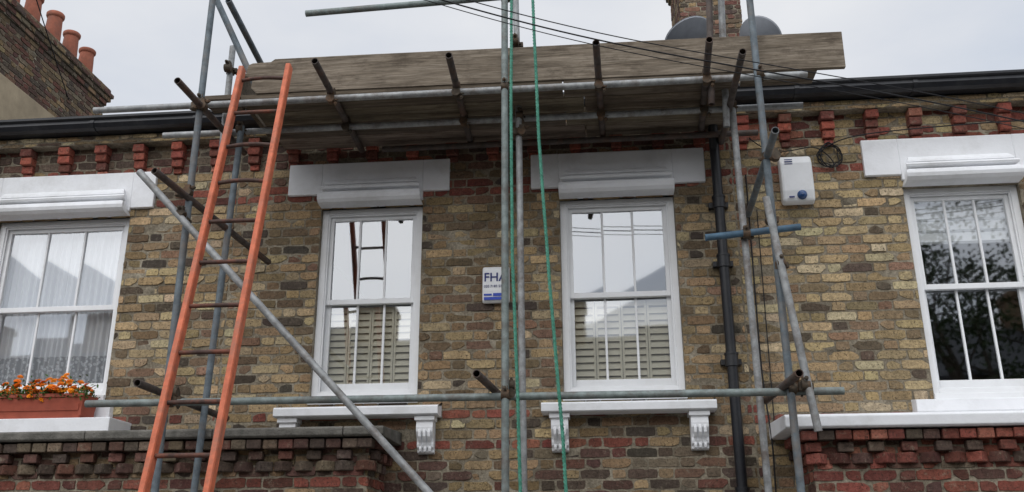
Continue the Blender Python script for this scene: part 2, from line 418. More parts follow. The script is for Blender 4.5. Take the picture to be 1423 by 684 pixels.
# windows
def hood(mb, x0, x1, dz=0):
    pr = [(.06, 5.262), (-.075, 5.262), (-.115, 5.270), (-.140, 5.292), (-.148, 5.318), (-.140, 5.345), (-.115, 5.362), (-.064, 5.366), (-.064, 5.384), (-.112, 5.388), (-.120, 5.403), (-.110, 5.418), (-.058, 5.422), (-.058, 5.432), (-.085, 5.436), (-.080, 5.455), (-.060, 5.478), (-.046, 5.490), (.0, 5.490)]
    pr = [(y, z + dz) for y, z in pr]
    def tp(z):
        z -= dz
        return 0 if z < 5.362 else (.03 if z < 5.385 else .012 if z < 5.419 else .04 if z < 5.434 else .03 + (z - 5.434) * .5)
    mb.prism(pr[::-1], x0, x1, tp)
for wi, (x0, x1, z0, z1, zm, key, kind) in enumerate(WIN):
    par = houses[key]
    win = bpy.data.objects.new("sash_window", None); scene.collection.objects.link(win); win.parent = par
    f = MB()
    f.frame(x0 + .001, x1 - .001, .045, .16, z0, z1, .05, .05, .055, .045)
    f.frame(x0 + .05, x1 - .05, .056, .07, z0 + .055, z1 - .045, .014, .014, .010, .014)
    f.box(x0 - .005, x1 + .005, -.03, .05, z0 - .045, z0 + .012)
    a, b = x0 + .052, x1 - .052
    f.frame(a, b, .078, .112, zm - .022, z1 - .047, .042, .042, .042, .045)
    f.frame(a, b, .116, .15, z0 + .057, zm + .018, .042, .042, .075, .035)
    st = .042; W = (b - a - 2 * st)
    gl = MB()
    ncol = 3
    for r, (ya, za, zb) in enumerate(((.084, zm + .02, z1 - .092), (.122, z0 + .132, zm - .017))):
        for i in range(1, ncol):
            cx = a + st + W * i / ncol
            f.box(cx - .009, cx + .009, ya, ya + .022, za, zb)
        for i in range(ncol):
            p = a + st + W * i / ncol; q = p + W / ncol
            tx, tz = R.gauss(0, .010), R.gauss(0, .010)
            hy = ya + .012
            gl.add([(p, hy - tx * .13, za), (q, hy + tx * .13, za), (q, hy + tx * .13 + tz * .3, zb), (p, hy - tx * .13 + tz * .3, zb)], [(0, 1, 2, 3)])
    f.build("sash_frames", "wood_white", win, bevel=.003)
    gl.build("glass_panes", "glass", win)
    # interior dressing
    if kind == "shutter":
        s = MB(); n = 4; a2, b2 = x0 + .05, x1 - .05; top = zm - .03
        for i in range(n):
            p = a2 + (b2 - a2) * i / n; q = a2 + (b2 - a2) * (i + 1) / n
            s.frame(p + .002, q - .002, .165, .188, z0, top, .016, .016, .12, .04)
            z = z0 + .14
            while z < top - .05:
                Mx = Matrix.Translation((0, .178, z)) @ Matrix.Rotation(radians(66), 4, "X")
                s.box(p + .017, q - .017, -.028, .028, -.003, .003, Mx); z += .054
        s.build("louvre_shutters", "shutter", win)
    elif kind == "net":
        for (p, q) in ((x0 + .02, (x0 + x1) / 2 - .005), ((x0 + x1) / 2 - .03, x1 - .02)):
            s = MB(); N = 160; vs = []; 
            for j in range(9):
                z = 5.2 - (5.2 - z0 - .02) * j / 8
                for i in range(N + 1):
                    t = i / N
                    vs.append((p + (q - p) * t, .19 + .014 * sin(t * 70 + .6 * sin(t * 9)) * (.5 + j / 12) + .008 * sin(t * 23 + j * .4), z))
            s.add(vs, [(j * (N + 1) + i, j * (N + 1) + i + 1, (j + 1) * (N + 1) + i + 1, (j + 1) * (N + 1) + i) for j in range(8) for i in range(N)])
            s.build("net_curtain", "net", win, smooth=True)
    else:
        s = MB(); z = 5.22
        for k in range(4):
            s.prism([(.175, z), (.160, z - .05), (.150, z - .09), (.165, z - .105), (.19, z - .1), (.185, z)], x0 + .03, x1 - .03); z -= .095
        s.build("roman_blind", "blind", win)
    # lintel + hood
    L = MB()
    ext = {0: (-2.51, -1.165), 1: (-.50, .885), 2: (-5.40, -3.665), 3: (2.11, 3.56)}[wi]
    zl = {0: 5.375, 1: 5.355, 2: 5.325, 3: 5.345}[wi]
    L.prism([(.01, zl), (-.028, zl), (-.03, zl + .005), (-.03, 5.645), (-.024, 5.65), (.01, 5.65)], ext[0], x0 - .002)
    L.prism([(.01, zl), (-.028, zl), (-.03, zl + .005), (-.03, 5.645), (-.024, 5.65), (.01, 5.65)], x1 + .002, ext[1])
    L.prism([(.01, 5.30), (-.0295, 5.30), (-.0295, 5.645), (-.024, 5.6495), (.01, 5.6495)], x0 - .002, x1 + .002)
    L.build("stone_lintel", "white", win, bevel=.006)
    h = MB(); hood(h, x0 + .0, x1 - .0, {3: -.01}.get(wi, 0)); h.build("moulded_hood", "white", win)

# sills and consoles (centre house)
def console(mb, xc, zt, w=.125):
    pr = [(0.0, 0), (-.125, 0), (-.125, -.035), (-.115, -.045), (-.118, -.06), (-.122, -.085), (-.118, -.115), (-.10, -.14), (-.082, -.16), (-.07, -.185), (-.072, -.205), (-.066, -.225), (-.045, -.24), (-.04, -.262), (0, -.27)]
    mb.prism([(y, z + zt) for y, z in pr][::-1], xc - w / 2, xc + w / 2)
    for dx in (-.035, 0, .035):
        mb.prism([(y - .007, z * .93 + zt - .045) for y, z in pr[4:-2]][::-1] + [(-.03, zt - .06)], xc + dx - .010, xc + dx + .010)
    mb.box(xc - w / 2 - .012, xc + w / 2 + .012, -.135, 0, zt - .035, zt - .001)
s = MB()
for (a, b, cs) in ((-2.44, -1.195, (-2.34, -1.30)), (-.435, .825, (-.305, .70))):
    s.prism([(.01, 3.54), (-.15, 3.54), (-.165, 3.548), (-.168, 3.60), (-.155, 3.612), (.045, 3.64), (.045, 3.655), (.01, 3.655)][::-1], a, b)
    for c in cs: console(s, c, 3.539)
s.build("window_sills", "white", houses["c"], bevel=.003)
s = MB()
s.prism([(.04, 3.50), (-.10, 3.50), (-.105, 3.51), (-.105, 3.59), (.04, 3.61)][::-1], 2.22, 3.45)
s.build("window_sill", "white", houses["r"], bevel=.004)
s = MB()
s.box(-5.3, -3.62, -.33, .04, 3.435, 3.54); s.box(-5.15, -3.78, -.06, .045, 3.541, 3.70)
s.build("window_sill", "white", houses["l"], bevel=.006)

# ground floor bays
def bay(key, x0, x1, left):
    par = houses[key]
    core = MB(); core.box(x0 + .007, x1 - .007, -.4935, 0, 0, 3.32); core.build("bay_core", "mortar", par)
    mb = MB()
    def col(x, z, L):
        if left:
            if 3.0 < z < 3.075: return jit(pick(REDS))
            return jit(pick(DARKS + STOCK[1:3])) if z > 3.08 else jit(pick(DARKS + STOCK))
        return jit(pick(REDS if R.random() < .7 else DARKS))
    brick_panel(mb, (0, -.5, 0), X, Z, -Y, (x0, x1), (2.55, 3.33), col)
    brick_panel(mb, (x1, 0, 0), Y, Z, X, (-.495, -.005), (2.55, 3.33), col)
    brick_panel(mb, (x0, 0, 0), Y, Z, -X, (-.495, -.005), (2.55, 3.33), col)
    mb.build("bay_bricks", "brick", par)
    d = MB()
    def dent(z0, z1, pr, sp, w, diag):
        x = x0 - pr + w / 2 + .01
        while x < x1 + pr - w / 2:
            d.col = jit(pick(DARKS if left else REDS + DARKS[:2]), .25)
            xj = x + R.gauss(0, .004)
            if diag:
                Mx = Matrix.Translation((xj, -.5, 0)) @ Matrix.Rotation(radians(45 + R.gauss(0, 3)), 4, "Z")
                q = w * .5
                d.box(-q, q, -q, q, z0, z1, Mx)
            else: d.box(xj - w / 2, xj + w / 2, -.5 - pr + R.gauss(0, .005), -.49, z0 + .003 + R.gauss(0, .0015), z1 - .003)
            x += sp
        for sx, xs in ((1, x1), (-1, x0)):
            y = -.47
            while y < -.04:
                d.col = jit(pick(DARKS if left else REDS + DARKS[:2]), .25)
                d.box(min(xs, xs + sx * pr), max(xs, xs + sx * pr), y, y + w * .9, z0 + .003, z1 - .003); y += sp
    dent(3.258, 3.325, .085, .112, .102, False)
    dent(3.185, 3.252, .055, .205, .10, False)
    dent(3.112, 3.178, .03, .145, .10, True)
    d.build("corbel_table", "brick", par, bevel=.006)
    gfw = MB(); gfw.frame(x0 + .5, x1 - .5, -.56, -.49, .7, 2.5, .07, .07, .1, .07)
    gfw.box((x0 + x1) / 2 - .03, (x0 + x1) / 2 + .03, -.555, -.49, .8, 2.43); gfw.build("bay_window_frame", "wood_white", par)
    gg = MB(); gg.box(x0 + .57, x1 - .57, -.51, -.497, .8, 2.43); gg.build("bay_window_glass", "darkwin", par)
bay("l", -6.3, -1.61, True)
bay("r", 1.375, 5.2, False)
c = MB()
x = -6.42
while x < -1.5:
    e = min(x + .93, -1.485)
    if -1.485 - e < .1: e = -1.485
    c.prism([(0.0, 3.335), (-.60, 3.335), (-.615, 3.345), (-.618, 3.39), (-.60, 3.402), (0.0, 3.432)][::-1], x, e - .006); x = e + .0001
c.build("bay_coping", "stone", houses["l"], bevel=.006)
c = MB(); c.prism([(0.0, 3.335), (-.61, 3.335), (-.625, 3.345), (-.63, 3.41), (-.61, 3.425), (0.0, 3.45)][::-1], 1.20, 5.3); c.build("bay_coping", "white", houses["r"], bevel=.006)
for dx in (-.95, .45):
    d = MB(); d.frame(dx - .5, dx + .5, -.06, -.002, .0, 2.35, .07, .07, .02, .07); d.build("door_frame", "wood_white", houses["c"], bevel=.004)
    d = MB(); d.box(dx - .428, dx + .428, -.045, -.003, .03, 2.27)
    for (a, b, z0, z1) in ((-.34, -.04, .3, .9), (.04, .34, .3, .9), (-.34, -.04, 1.1, 2.0), (.04, .34, 1.1, 2.0)): d.box(dx + a, dx + b, -.055, -.044, z0, z1)
    d.build("front_door", "door", houses["c"], bevel=.006)

# down pipe
dp = MB(); px, py = .965, -.085
dp.cyl((px, py, 0), (px, py, 5.62), .038, 20)
for z in (5.1, 4.62, 3.86, 2.9, 1.5):
    dp.cyl((px, py, z), (px, py, z + .085), .048, 20); dp.cyl((px, py, z + .085), (px, py, z + .1), .052, 20)
    dp.box(px - .075, px + .075, py + .03, .0, z + .02, z + .06)
dp.cyl((px, py, 5.60), (px - .01, py - .09, 5.86), .038, 20); dp.cyl((px - .01, py - .09, 5.85), (px - .01, py - .09, 5.985), .038, 20)
dp.cyl((px - .01, py - .09, 5.9), (px - .01, py - .09, 5.98), .055, 20)
dp.build("downpipe", "black", None, smooth=True)

# ------------------------------------------------------------------ chimneys
def chimney(name, x0, x1, y0, y1, zb, zt, renderz, pots, potr=.125, poth=.5):
    par = empty(name)
    core = MB(); core.box(x0 + .01, x1 - .01, y0 + .01, y1 - .01, renderz, zt); core.build("stack_core", "mortar", par)
    mb = MB()
    cf = lambda x, z, L: jit(pick(STOCK[1:5] + DARKS))
    def ring(e, za, zb2):
        brick_panel(mb, (0, y0 - e, 0), X, Z, -Y, (x0 - e, x1 + e), (za, zb2), cf)
        brick_panel(mb, (x1 + e, 0, 0), Y, Z, X, (y0 - e, y1 + e), (za, zb2), cf)
        brick_panel(mb, (x0 - e, 0, 0), Y, Z, -X, (y0 - e, y1 + e), (za, zb2), cf)
        brick_panel(mb, (0, y1 + e, 0), X, Z, Y, (x0 - e, x1 + e), (za, zb2), cf)
    zz = math.floor(zt / ROW) * ROW
    ring(0, renderz, zz - 4 * ROW); 
    cc = MB()
    for i, e in enumerate((.03, .06, .09)):
        za = zz - (3 - i) * ROW - ROW; zb2 = za + ROW
        ring(e, za + .001, zb2); cc.box(x0 - e + .01, x1 + e - .01, y0 - e + .01, y1 + e - .01, za + .002, zb2)
    ring(.05, zz - ROW + .001, zz); cc.box(x0 - .04, x1 + .04, y0 - .04, y1 + .04, zz - ROW + .003, zz + .004)
    cc.build("corbel_core", "mortar", par)
    mb.build("stack_bricks", "brick", par)
    r = MB(); r.box(x0 - .012, x1 + .012, y0 - .012, y1 + .012, zb, renderz); r.build("rendered_base", "render", par, bevel=.01)
    fl = MB(); fl.add([(x0, y0, zz), (x1, y0, zz), (x1, y1, zz), (x0, y1, zz), (x0 + .15, y0 + .15, zz + .12), (x1 - .15, y0 + .15, zz + .12), (x1 - .15, y1 - .15, zz + .12), (x0 + .15, y1 - .15, zz + .12)], [(0, 1, 5, 4), (1, 2, 6, 5), (2, 3, 7, 6), (3, 0, 4, 7), (4, 5, 6, 7)])
    fl.build("flaunching", "mortar", par)
    p = MB()
    for (px, py, sc) in pots:
        h = poth * sc; r0 = potr
        p.lathe((px, py, zz + .06), [(r0 * .98, 0), (r0, .04), (r0 * .93, h * .5), (r0 * .86, h * .84), (r0 * .98, h * .86), (r0 * 1.05, h * .9), (r0 * 1.05, h * .97), (r0 * .95, h), (r0 * .75, h), (r0 * .72, h * .4)], 24)
    p.build("chimney_pots", "terracotta", par, smooth=True)
    return par
chimney("chimney_stack", -8.55, -7.9, 2.9, 5.95, 6.5, 9.95, 8.78, [(-8.12, 3.15, 1), (-8.12, 3.63, 1.05), (-8.12, 4.12, 1), (-8.12, 4.66, 1.1), (-8.12, 5.13, 1), (-8.12, 5.6, .95)])
chimney("chimney_stack", 1.28, 2.12, 4.4, 5.6, 7.6, 10.95, 9.0, [(1.5, 4.7, 1), (1.9, 4.7, 1), (1.5, 5.3, 1), (1.9, 5.3, 1)])

def dish(name, c, axis, r=.32):
    par = empty(name)
    m = MB(); prof = [(r * t, .55 * r * t * t * .5) for t in (0.02, .2, .4, .6, .8, 1.0)] + [(r * 1.02, .15 * r * 2), (r, .28 * r + .012)] + [(r * t, .55 * r * t * t * .5 - .012) for t in (1.0, .7, .4, .02)]
    m.lathe(c, prof, 36, axis); m.build("reflector", "dish", par, smooth=True)
    a = Vector(axis).normalized(); c = Vector(c); side = a.cross(Z).normalized(); low = (a.cross(side)).normalized()
    if low.z > 0: low = -low
    k = MB(); k.cyl(c + low * r * .9, c + a * .36 + low * .2, .012, 8); k.cyl(c + a * .33 + low * .2, c + a * .40 + low * .18, .028, 12)
    k.cyl(c - a * .02, c - a * .16 + low * .1, .02, 10); k.cyl(c - a * .16 + low * .1, c - a * .16 + Vector((0, 0, -1.5)), .02, 10)
    k.build("arm_and_mast", "dish", par)
dish("satellite_dish", (1.34, 3.9, 8.97), (-.30, .30, .85), .33)
dish("satellite_dish", (2.22, 4.0, 9.0), (.55, .40, .70), .30)

# ------------------------------------------------------------------ scaffolding
sc = empty("scaffolding")
T = {k: MB() for k in ("galv", "galvgreen", "galvblue", "bluepaint", "rust")}
def tube(mat, p0, p1, r=.0242): T[mat].cyl(p0, p1, r, 20, inner=r - .004)
cp = MB()
def coupler(p, a, b):
    p = Vector(p); a = Vector(a).normalized(); b = Vector(b).normalized()
    n = a.cross(b).normalized()
    pa = p + n * .027; pb = p - n * .027
    cp.cyl(pa - a * .025, pa + a * .025, .033, 14); cp.cyl(pb - b * .025, pb + b * .025, .033, 14)
    cp.cyl(p - n * .03, p + n * .03, .024, 10)
    for q, d, s in ((pa, b, 1), (pb, a, -1)):
        e = q + d * .036
        Mx = Matrix.Translation(e) @ d.to_track_quat("Z", "Y").to_matrix().to_4x4()
        cp.box(-.018, .018, -.018, .018, -.012, .02, Mx)
        cp.cyl(e + n * s * -.03, e + n * s * .055, .0075, 8); cp.cyl(e + n * s * .03, e + n * s * .045, .014, 6)
YO, YI = -1.10, -.64
std_o = [(-2.83, "galvblue", 6.9), (-.60, "galvgreen", 7.3), (1.17, "galvblue", 7.3)]
for x, m, zt in std_o: tube(m, (x, YO, 0), (x - (.02 if x > 0 else 0), YO, zt))
tube("galvblue", (-2.86, YI, 0), (-2.70, YI, 5.72)); tube("galv", (-2.83, YI - .02, 5.45), (-2.83, YI - .02, 6.42))
tube("galv", (-.505, YI, 0), (-.545, YI, 6.05)); tube("galv", (-.548, YI, 6.053), (-.57, YI, 7.3))
tube("galv", (1.06, YI, 0), (1.04, YI, 5.82))
tube("galv", (.98, YI - .05, 5.5), (1.0, YI - .3, 6.9)); tube("rust", (.86, -.86, 5.6), (.93, -.86, 6.9))
ZL, ZTR = 5.695, 5.745
tube("galv", (-3.67, -1.05, ZL), (1.50, -1.05, ZL + .005)); tube("galv", (-3.35, -.59, ZL), (1.56, -.59, ZL))
tube("rust", (-1.7, -.16, ZL), (1.3, -.16, ZL))
trs = [(-2.82, -1.5, -2.80, -.3, 5.65, "rust"), (-1.86, -1.5, -1.90, -.05, ZTR, "rust"), (-.94, -1.48, -.985, -.04, ZTR, "rust"), (.05, -1.52, .09, -.05, ZTR + .01, "rust"), (.79, -1.5, .87, -.05, ZTR, "rust"), (1.0, -1.48, 1.02, -.1, ZTR - .09, "rust")]
for (xa, ya, xb, yb, z, m) in trs: tube(m, (xa, ya, z), (xb, yb, z))
tube("galvgreen", (-3.40, -1.05, 3.515), (1.49, -1.05, 3.50))
tube("rust", (-.73, -1.5, 3.57), (-.66, -.55, 3.57)); tube("rust", (1.14, -1.5, 3.53), (1.10, -.55, 3.53)); tube("rust", (-2.83, -1.5, 3.56), (-2.80, -.15, 3.54))
tube("rust", (-2.90, -1.5, 4.98), (-2.62, -.04, 4.80)); tube("galvblue", (1.15, -1.5, 5.07), (1.19, -.03, 5.06))
tube("bluepaint", (.765, -.70, 4.65), (1.42, -.70, 4.705))
tube("galv", (1.115, -1.17, 4.75), (1.285, -1.17, 3.24))
tube("galvgreen", (-2.11, -1.05, 6.425), (.35, -1.05, 6.50))
tube("galv", (-3.19, -1.165, 5.13), (.40, -1.165, 1.39))
tube("galvblue", (-2.96, -.97, 6.85), (-2.50, -.92, 5.90)); tube("galvblue", (-2.66, -1.2, 6.48), (-2.61, -.55, 6.28))
tube("rust", (1.30, -1.0, 6.85), (1.12, -1.2, 6.35))
for k, mb in T.items():
    mb.build({"galv": "galvanised_tubes", "galvgreen": "green_grey_tubes", "galvblue": "blue_grey_tubes", "bluepaint": "blue_tube", "rust": "transom_tubes"}[k], k, sc, smooth=True)
for x, m, zt in std_o:
    coupler((x, -1.075, ZL), Z, X); coupler((x, -1.075, 3.51), X, Z); 
    coupler((x + .03, -1.05, 3.55), X, Y)
for x in (-2.71, -.535, 1.045): coupler((x, -.615, ZL), Z, X)
for (xa, ya, xb, yb, z, m) in trs[1:5]:
    for yy in (-1.05, -.59):
        xx = xa + (xb - xa) * (yy - ya) / (yb - ya); coupler((xx, yy, ZL + .025), X, Y)
coupler((-.60, -1.075, 6.46), Z, X); coupler((-.56, YI - .03, 6.3), Z, X); coupler((-.545, YI, 6.05), Z, Z.cross(X)); coupler((-2.85, -1.13, 4.8), Z, Vector((.7, 0, -.7))); coupler((-.545, YI - .02, 5.55), Z, Y)
coupler((1.05, -.67, 4.67), Z, X); coupler((1.17, -1.13, 4.3), Z, Vector((.1, 0, -1)).cross(Y)); coupler((1.19, -1.1, 5.07), Z, Y); coupler((1.24, -1.14, 3.52), Z, X)
coupler((-2.86, -1.13, 4.97), Z, Y); coupler((-2.83, YI - .04, 6.2), Z, X); coupler((1.16, -1.13, 6.35), Z, X); coupler((1.17, -.95, 4.7), Y, X); coupler((-2.83, -1.12, 5.65), Z, Y)
cp.build("couplers", "coupler", sc, smooth=True)
# boards
bd = MB()
def plank(x0, x1, y0, y1, z0, z1, M4=None, k=None):
    k = k or R.uniform(.6, 1.1); bd.col = (k, k * R.uniform(.93, .99), k * R.uniform(.86, .95)); bd.box(x0, x1, y0, y1, z0, z1, M4)
zb = ZTR + .026
for i in range(4):
    y0 = -.965 + i * .229
    plank(-2.56 + R.uniform(-.03, .03), -.2 + .15 * (i % 2), y0, y0 + .222, zb, zb + .038)
    plank(-.19 + .15 * (i % 2), 1.06 + R.uniform(-.03, .03), y0, y0 + .222, zb + .002, zb + .04)
zt = zb + .041
bd.col = (1.05, 1.03, 1.0)
# toe board with a split, chipped left end
TM = Matrix.Translation((-2.57, -.955, zt)) @ Matrix.Rotation(radians(.35), 4, "Y")
outl = [(0.10, 0), (4.36, 0), (4.362, .284), (3.2, .287), (2.0, .284), (.9, .287), (.22, .285), (.19, .262), (.05, .258), (.02, .245), (.0, .15), (.06, .12), (.055, .05)]
vs = [TM @ Vector((x, -.02, z)) for x, z in outl] + [TM @ Vector((x, .018, z)) for x, z in outl]; n = len(outl)
bd.add(vs, [(i, (i + 1) % n, (i + 1) % n + n, i + n) for i in range(n)] + [tuple(range(n))[::-1], tuple(range(n, 2 * n))])
plank(-2.64, -2.602, -.93, -.20, zt, zt + .225, None)
plank(-2.9, -2.65, -.93, -.71, zt - .01, zt + .028)
plank(1.1, 1.62, -.90, -.68, zt + .01, zt + .048)
bd.build("scaffold_boards", "board", sc, bevel=.004)

# ------------------------------------------------------------------ ladder
lad = empty("ladder")
top = Vector((-2.475, -1.25, 5.86)); bot = Vector((-2.31, -2.93, 0.12)); dirv = (bot - top).normalized(); Wl = .345
st = MB()
side = X
nrm = dirv.cross(side).normalized()
def stile(o):
    a = top + side * o; b = bot + side * (o * 1.02)
    pr = [(-.014, -.034), (.014, -.034), (.019, -.025), (.019, .025), (.014, .034), (-.014, .034), (-.019, .025), (-.019, -.025)]
    vs = [a + side * p + nrm * q for p, q in pr] + [b + side * p + nrm * q for p, q in pr]
    st.add(vs, [(i, (i + 1) % 8, (i + 1) % 8 + 8, i + 8) for i in range(8)] + [tuple(range(8)), tuple(range(8, 16))[::-1]])
stile(0); stile(Wl)
st.build("stiles", "ladder", lad)
rg = MB(); L = (bot - top).length; t = .12; k = 0
while t < L - .1:
    c = top + dirv * t
    pts = [c + side * (Wl * i / 8) + Vector((0, 0, .016 * sin(pi * i / 8) * (1 if k in (0, 2, 3) else .1))) for i in range(9)]
    for i in range(8): rg.cyl(pts[i], pts[i + 1], .0135, 10)
    t += .312; k += 1
rg.build("rungs", "rung", lad, smooth=True)

# ------------------------------------------------------------------ rope
rp = empty("rope")
def twisted(pts, name):
    P = [Vector(p) for p in pts]; path = []
    for i in range(len(P) - 1):
        n = max(2, int((P[i + 1] - P[i]).length / .012))
        for j in range(n): path.append(P[i].lerp(P[i + 1], j / n))
    for s_ in range(3):
        q = []
        for i, p in enumerate(path):
            a = i * .012 / .075 * 2 * pi + s_ * 2 * pi / 3
            q.append(p + Vector((cos(a), sin(a), 0)) * .0062)
        curve(name, q[::2], .0072, "rope", rp, smooth=False)
twisted([(-.385, -1.23, 6.9), (-.385, -1.23, 6.3), (-.355, -1.235, 5.2), (-.30, -1.24, 4.2), (-.235, -1.25, 3.2), (-.19, -1.25, 2.0), (-.15, -1.25, .6)], "strand")
twisted([(-.545, -1.14, 6.5), (-.552, -1.15, 5.4), (-.545, -1.16, 4.4), (-.515, -1.17, 3.5), (-.49, -1.18, 2.4), (-.3, -1.2, .9), (-.15, -1.25, .6)], "strand")

# ------------------------------------------------------------------ alarm boxes
al = empty("burglar_alarm_box")
b = MB(); b.prism([(0, 4.42), (-.035, 4.40), (-.06, 4.42), (-.065, 4.50), (-.06, 4.68), (-.04, 4.70), (0, 4.70)][::-1], -.885, -.675); b.build("cover", "plastic", al, bevel=.014)
b = MB(); b.box(-.872, -.688, -.0668, -.064, 4.425, 4.448); b.box(-.872, -.81, -.0672, -.064, 4.46, 4.474); b.box(-.80, -.688, -.0672, -.064, 4.455, 4.478); b.build("blue_stripe", "blue", al)
tcu = bpy.data.curves.new("lettering", "FONT"); tcu.body = "FHA"; tcu.size = .098; tcu.extrude = .0008; tcu.offset = .0012
tob = bpy.data.objects.new("lettering", tcu); scene.collection.objects.link(tob); tob.location = (-.874, -.0655, 4.575); tob.rotation_euler = (radians(90), 0, 0); tcu.materials.append(M["text"]); tob.parent = al
tcu = bpy.data.curves.new("small_print", "FONT"); tcu.body = "020 7183 5510"; tcu.size = .028; tcu.extrude = .0008
tob = bpy.data.objects.new("small_print", tcu); scene.collection.objects.link(tob); tob.location = (-.872, -.0668, 4.525); tob.rotation_euler = (radians(90), 0, 0); tcu.materials.append(M["text"]); tob.parent = al
al = empty("alarm_siren_box")
b = MB(); b.prism([(0, 5.14), (-.03, 5.12), (-.085, 5.14), (-.10, 5.22), (-.10, 5.45), (-.08, 5.51), (-.03, 5.53), (0, 5.53)][::-1], 1.455, 1.70); b.build("cover", "plastic", al, bevel=.02)
b = MB()
for i in range(3): b.box(1.49, 1.55, -.103, -.099, 5.44 + i * .018, 5.446 + i * .018)
b.build("vents", "text", al)
b = MB(); b.lathe((1.60, -.085, 5.185), [(.03, .0), (.038, .004), (.036, .02), (.024, .034), (.004, .04)], 20, (0, -1, -.25)); b.build("strobe", "lens", al, smooth=True)
b = MB(); b.box(1.50, 1.54, -.1065, -.099, 5.16, 5.17); b.build("badge", "text", al)

# ------------------------------------------------------------------ cables
def sagwire(name, pts, r=.006): curve(name, pts, r, "cable")
base = [(-4.2, -2.9, 6.95), (-2.4, -2.35, 6.25), (-1.08, -2.0, 5.885), (.057, -1.7, 5.645), (1.31, -1.4, 5.505), (2.94, -.9, 5.36), (4.4, -.08, 5.35)]
for i, (dx, dz, r) in enumerate(((0, 0, .005), (.05, .02, .0035), (.0, -.022, .003))):
    sagwire("overhead_cable", [(x + dx, y, z + dz * (1 + .3 * k)) for k, (x, y, z) in enumerate(base)], r)
sagwire("wall_cable", [(4.5, -.14, 5.70), (3.4, -.135, 5.72), (2.6, -.13, 5.69), (2.0, -.12, 5.66), (1.85, -.10, 5.60), (1.78, -.05, 5.55)], .005)
lp = []
for i in range(40):
    a = i * .62; lp.append((1.86 + (.085 + .03 * sin(i * 1.7)) * cos(a), -.03 - .015 * sin(i), 5.53 + (.10 + .03 * cos(i * 2.3)) * sin(a)))
lp += [(1.78, -.03, 5.62), (1.66, -.04, 5.6), (1.5, -.03, 5.57), (1.36, -.02, 5.6), (1.25, -.02, 5.72)]
sagwire("wall_cable", lp, .0045)
sagwire("wall_cable", [(1.20, -.02, 5.4), (1.19, -.02, 4.4), (1.17, -.02, 3.7), (1.22, -.1, 3.3), (1.18, -.06, 2.8), (1.2, -.05, 1.5)], .006)
sagwire("wall_cable", [(1.26, -.02, 5.1), (1.25, -.02, 4.3), (1.24, -.02, 3.46)], .004)
sagwire("overhead_cable", [(-7.9, 5.0, 9.2), (-7.4, 3.2, 9.7), (-6.0, -.3, 9.7), (-5.2, -2, 10.2)], .008)
sagwire("overhead_cable", [(1.14, -1.1, 6.35), (1.32, -1.6, 6.6), (1.7, -2.6, 7.3)], .005)

# ------------------------------------------------------------------ flower box
fb = empty("flower_box")
t = MB(); x0, x1 = -4.95, -3.86
pr = [(-.29, 3.545), (-.31, 3.70), (-.318, 3.70), (-.318, 3.725), (-.30, 3.725), (-.29, 3.60), (-.13, 3.60), (-.12, 3.725), (-.10, 3.725), (-.10, 3.70), (-.115, 3.545)]
t.prism(pr[::-1], x0, x1, lambda z: 0 if z > 3.69 else (3.70 - z) * .12)
t.prism([(-.296, 3.60), (-.303, 3.60), (-.309, 3.65), (-.30, 3.65)][::-1], x0 + .03, x1 - .03)
t.box(x0 + .01, x0 + .03, -.30, -.11, 3.56, 3.72); t.box(x1 - .03, x1 - .01, -.30, -.11, 3.56, 3.72)
t.build("trough", "trough", fb)
so = MB(); so.box(x0 + .03, x1 - .03, -.295, -.125, 3.66, 3.69); so.build("soil", "ground", fb)
lf = MB(); pt = MB()
for i in range(2000):
    c = Vector((R.uniform(x0 + .02, x1 - .0), R.uniform(-.34, -.09), 3.69 + abs(R.gauss(0, .055))))
    d = Vector((R.gauss(0, 1), R.gauss(0, 1), R.gauss(.3, .7))).normalized(); e = d.orthogonal().normalized(); Lf = R.uniform(.018, .04); wv = Lf * .22
    lf.add([c, c + d * Lf * .5 + e * wv, c + d * Lf, c + d * Lf * .5 - e * wv], [(0, 1, 2, 3)])
for i in range(190):
    c = Vector((R.uniform(x0 + .02, x1 - .02), R.uniform(-.35, -.10), 3.775 + R.gauss(0, .036) + .018 * sin(i * .7)))
    up = Vector((R.gauss(0, .4), R.gauss(-.6, .35), 1)).normalized(); e = up.orthogonal().normalized(); f_ = up.cross(e); rr = R.uniform(.019, .030)
    for ring_, (q, h, n) in enumerate(((1, 0, 9), (.72, .006, 7), (.42, .011, 5))):
        for j in range(n):
            a = 2 * pi * j / n + ring_ * .4 + R.uniform(-.1, .1); w_ = pi / n * 1.1
            p1 = c + up * h; A = c + up * (h + .004) + (e * cos(a - w_) + f_ * sin(a - w_)) * rr * q; Bq = c + up * (h + R.uniform(-.004, .004)) + (e * cos(a) + f_ * sin(a)) * rr * q * 1.15; Cq = c + up * (h + .004) + (e * cos(a + w_) + f_ * sin(a + w_)) * rr * q
            pt.add([p1, A, Bq, Cq], [(0, 1, 2, 3)])
lf.build("marigold_foliage", "leaf", fb); pt.build("marigold_flowers", "petal", fb)

